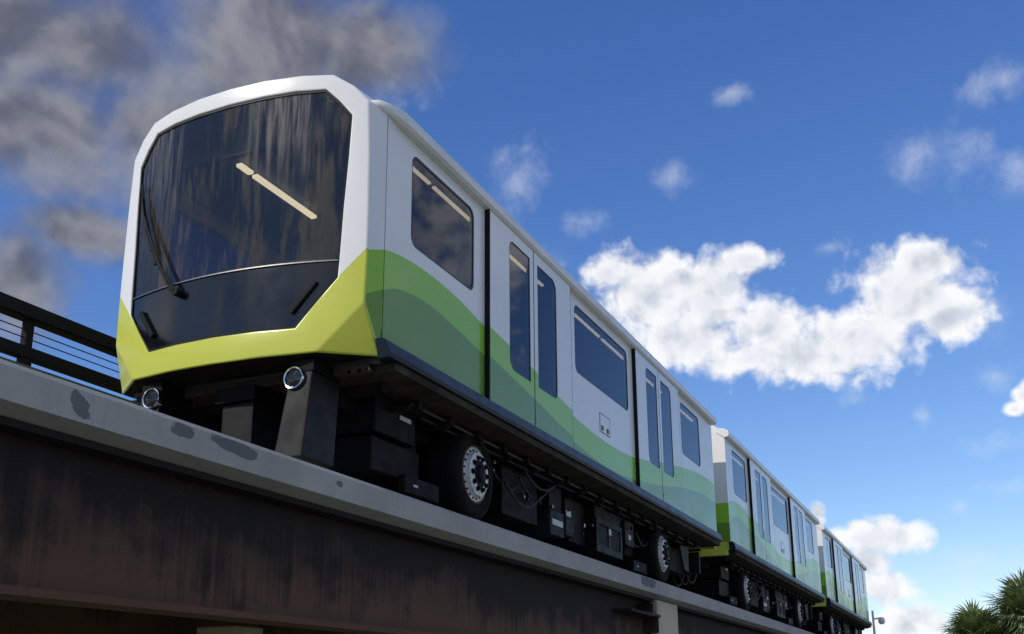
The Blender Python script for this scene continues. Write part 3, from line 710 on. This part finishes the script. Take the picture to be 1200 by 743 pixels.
def build_car(front, label):
    xf = .50 if front else .36
    car = thing('train_car', label, 'train car', (0, 0, ZB), 'cars of the green and white train')
    for s in (-1, 1):
        side(car, s, xf+(.014 if front else 0))
        if front: MB().box(.507, .5135, min(s*1.30, s*1.343), max(s*1.30, s*1.343), .16, 2.33).build('panel_seam', M['rubber'], car)
    # roof
    prof = [(-1.34, 2.42), (-1.345, 2.375), (-1.20, 2.515), (-1.0, 2.62), (-.7, 2.642), (0, 2.652), (.7, 2.642), (1.0, 2.62), (1.20, 2.515), (1.345, 2.375), (1.34, 2.35), (0, 2.37), (-1.34, 2.35)]
    prof = [(-1.345, 2.376), (-1.20, 2.512), (-1.0, 2.615), (-.7, 2.64), (0, 2.65), (.7, 2.64), (1.0, 2.615), (1.20, 2.512), (1.345, 2.376), (1.345, 2.365), (-1.345, 2.365)]
    MB().extrude_x(prof, [xf+.08 if front else xf, 6, 12.2]).build('roof', M['white'], car)
    if front:
        front_mask(car); cab_glass(car)
    ends = [12.2] if front else [xf, 12.2]
    for x in ends:
        d = -1 if x < 6 else 1
        a, b = sorted((x, x-d*.05))
        prof = [(-1.349, .29), (-1.349, 2.33), (-1.30, 2.42), (1.30, 2.42), (1.349, 2.33), (1.349, .29)]
        e = MB().extrude_x(prof, [a+.001, b+.0005]).build('end_wall', M['livery'], car)
        MB().box(min(x, x+d*.06), max(x, x+d*.06), -1.30, 1.30, .03, .135).build('end_skirt', M['front'], e, bevel=.01)
        MB().box(min(x, x+d*.02), max(x, x+d*.02), -.42, .42, .30, 2.2).build('end_door', M['inner'], e, bevel=.005)
        MB().box(min(x-d*.04, x-d*.002), max(x-d*.04, x-d*.002), -1.33, 1.33, .136, .289).build('end_sill', M['front'], e)
    underframe(car, xf, front); interior(car, xf)
    if front:
        for s in (-1, 1):
            # bumper leg with a round headlamp
            top = [(.25, s*.66, .02), (.25, s*.87, .02), (.66, s*.87, .02), (.66, s*.66, .02)]
            bot = [(.16, s*.60, -.70), (.16, s*.865, -.70), (.62, s*.865, -.70), (.62, s*.60, -.70)]
            fr = MB().hexa(bot, top).build('bumper_leg', M['fairing'], car, bevel=.014)
            MB().box(.262, .66, min(s*.66, s*.875), max(s*.66, s*.875), .024, .128).build('leg_cap', M['equip'], fr, bevel=.008)
            hl = MB(); c = (.228, s*.722, -.035)
            def lx(c, prof, n=28):
                m_ = MB(); k = len(prof); vs = []
                for i in range(n):
                    a = 2*math.pi*i/n
                    for r, x in prof: vs.append((c[0]+x, c[1]+r*math.cos(a), c[2]+r*math.sin(a)))
                return m_.add(vs, [(i*k+j, ((i+1) % n)*k+j, ((i+1) % n)*k+j+1, i*k+j+1) for i in range(n) for j in range(k-1)])
            lp = lx(c, [(0, .035), (.02, .036), (.058, .02), (.078, -.004)]).build('headlamp', M['lens'], fr, smooth=True)
            lx(c, [(.077, -.002), (.080, -.022), (.090, -.024), (.096, -.010), (.096, .03)]).build('bezel', M['chrome'], lp, smooth=True)
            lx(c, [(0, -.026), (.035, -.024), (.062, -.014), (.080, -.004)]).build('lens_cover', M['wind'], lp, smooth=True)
        MB().box(.45, .85, -.16, .16, -.48, -.10).build('front_coupler_cover', M['fairing'], car, bevel=.015)
        MB().box(.40, 1.0, -.20, .20, -.098, .03).build('coupler_mount', M['equip'], car)
        for (y, z) in ((-1.02, .07), (-1.12, .065), (-1.20, .075)): MB().tube([(.55, y, z), (.68, y, z)], .018, 8).build('air_fitting', M['steel_trim'], car, smooth=True)
    return car

PITCH = 12.93
car1 = build_car(True, 'front train car with large dark windscreen, lime chin and headlamps')
car2 = build_car(False, 'middle train car, coupled between the front car and the last car')
car2.location.x = PITCH
car3 = copy_tree(car2); car3.location.x = 2*PITCH
car3['label'] = 'rearmost and smallest looking train car, at the right end of the train'

# ------------------------------------------------------------------ security camera on a pole behind the last car
sc = thing('security_camera', 'small white dome camera on a pole just behind the last train car', 'camera', (38.6, -1.45, GZ))
WP = mat('white_plastic', (.75, .75, .74), .35)
MB().tube([(38.6, -1.45, GZ-.1), (38.6, -1.45, .05)], .05, 10).build('pole', WP, sc, smooth=True)
MB().tube([(38.6, -1.45, .42), (38.6, -1.72, .46)], .03, 8).build('arm', WP, sc, smooth=True)
MB().tube([(38.6, -1.45, .052), (38.6, -1.45, .75)], .045, 10).build('upper_pole', WP, sc, smooth=True)
d = MB()
prof = [(0, .13), (.06, .125), (.11, .09), (.13, .03), (.13, -.03), (.12, -.08), (.09, -.125), (.05, -.15), (0, -.155)]
vs = []; n = 18
for i in range(n):
    a = 2*math.pi*i/n
    for r, z in prof: vs.append((38.6+r*math.cos(a), -1.76+r*math.sin(a), .36+z))
kk = len(prof)
d.add(vs, [(i*kk+j, ((i+1) % n)*kk+j, ((i+1) % n)*kk+j+1, i*kk+j+1) for i in range(n) for j in range(kk-1)])
d.build('dome', WP, sc, smooth=True)

# ------------------------------------------------------------------ sabal palms
def leaf_mat(name, a, b):
    m = bpy.data.materials.new(name); m.use_nodes = True
    N = NT(m.node_tree); p = N.n['Principled BSDF']; p.inputs['Roughness'].default_value = .5
    t = N.new('ShaderNodeTexCoord')
    N.l.new(N.mix(N.smooth(N.noise(t.outputs['Object'], 3.5, 4, .6), .3, .7), (*a, 1), (*b, 1)), p.inputs['Base Color'])
    tr = N.new('ShaderNodeBsdfTranslucent'); tr.inputs[0].default_value = (a[0]*2, a[1]*2.2, a[2], 1)
    mx = N.new('ShaderNodeMixShader'); mx.inputs[0].default_value = .18
    N.l.new(p.outputs[0], mx.inputs[1]); N.l.new(tr.outputs[0], mx.inputs[2]); N.l.new(mx.outputs[0], N.n['Material Output'].inputs[0])
    return m
LEAF = leaf_mat('palm_leaf', (.075, .11, .035), (.15, .185, .07)); DEAD = leaf_mat('dead_palm_leaf', (.16, .12, .06), (.22, .17, .09))
BARK = mat('palm_bark', (.15, .125, .10), .95, vary=.5, vscale=6, bump=.8, bscale=14)
def fan(mb, base, dirv, L, rnd, droop, nb=26):
    d = Vector(dirv).normalized(); sidev = d.cross(Vector((0, 0, 1)))
    if sidev.length < .1: sidev = Vector((1, 0, 0))
    sidev.normalize(); nrm = sidev.cross(d).normalized()
    pet = L*.50; hub = Vector(base)+d*pet+Vector((0, 0, -droop*.10*L))
    w = .018
    mb.add([Vector(base)-sidev*w, Vector(base)+sidev*w, hub+sidev*w*.6, hub-sidev*w*.6], [(0, 1, 2, 3)])
    for i in range(nb):
        a = (i/(nb-1)-.5)*R(230)+rnd.uniform(-.04, .04)
        ll = L*(.62+.16*math.cos(a))*rnd.uniform(.88, 1.08)
        dd = d*math.cos(a)+sidev*math.sin(a)+nrm*(.10-.25*abs(math.sin(a)))
        dd.normalize(); sv = dd.cross(nrm).normalized()
        p0 = hub; p1 = hub+dd*ll*.55+nrm*.03; p2 = hub+dd*ll*.98+Vector((0, 0, -droop*ll*rnd.uniform(.18, .42)))
        w1 = .028*L; 
        mb.add([p0-sv*.006, p0+sv*.006, p1+sv*w1, p1-sv*w1, p2], [(0, 1, 2, 3), (3, 2, 4)])
def palm(loc, h, R0, label, seed):
    rnd = random.Random(seed)
    t = thing('palm_tree', label, 'palm tree', (loc[0], loc[1], GZ), 'palms beyond the train')
    pts = [(loc[0]+.12*math.sin(i*.5+seed), loc[1]+.10*math.cos(i*.45), GZ-.2+(h+.2)*i/12) for i in range(13)]
    MB().tube(pts, .26, 14, r1=.20).build('trunk', BARK, t, smooth=True)
    c = Vector(pts[-1]); mb = MB(); dead = MB()
    for k in range(64):
        a = k*2.39996+rnd.uniform(-.2, .2); e = math.asin(1-1.55*(k+.5)/64)+rnd.uniform(-.1, .1)
        dv = Vector((math.cos(a)*math.cos(e), math.sin(a)*math.cos(e), math.sin(e)))
        fan(mb, c+Vector((0, 0, -.15+.25*math.sin(e))), dv, R0*rnd.uniform(.82, 1.05), rnd, .55 if e > .3 else 1.0)
    for k in range(12):
        a = rnd.uniform(0, 6.28); dv = Vector((math.cos(a)*.55, math.sin(a)*.55, -.8))
        fan(dead, c+Vector((0, 0, -.3)), dv, R0*.75, rnd, 1.2, 14)
    mb.build('crown', LEAF, t); dead.build('dead_fronds', DEAD, t)
    for k in range(22):                         # old leaf bases under the crown
        a = rnd.uniform(0, 6.28); z = c.z-.25-rnd.random()*1.3; q = Vector((math.cos(a), math.sin(a), 0))
        MB().tube([Vector((c.x, c.y, z))+q*.18, Vector((c.x, c.y, z+.25))+q*.36], .045, 5, r1=.02).build('leaf_base', BARK, t)
palm((53.4, -5.1, 0), 4.35, 1.75, 'lower palm at the bottom edge, left of the bigger palm', 3)
palm((54.5, -7.75, 0), 5.25, 2.3, 'bigger palm cut by the right edge of the picture', 11)

scene.render.engine = 'CYCLES'
world.cycles.sampling_method = 'MANUAL'; world.cycles.sample_map_resolution = 256
scene.cycles.max_bounces = 8; scene.cycles.transparent_max_bounces = 16
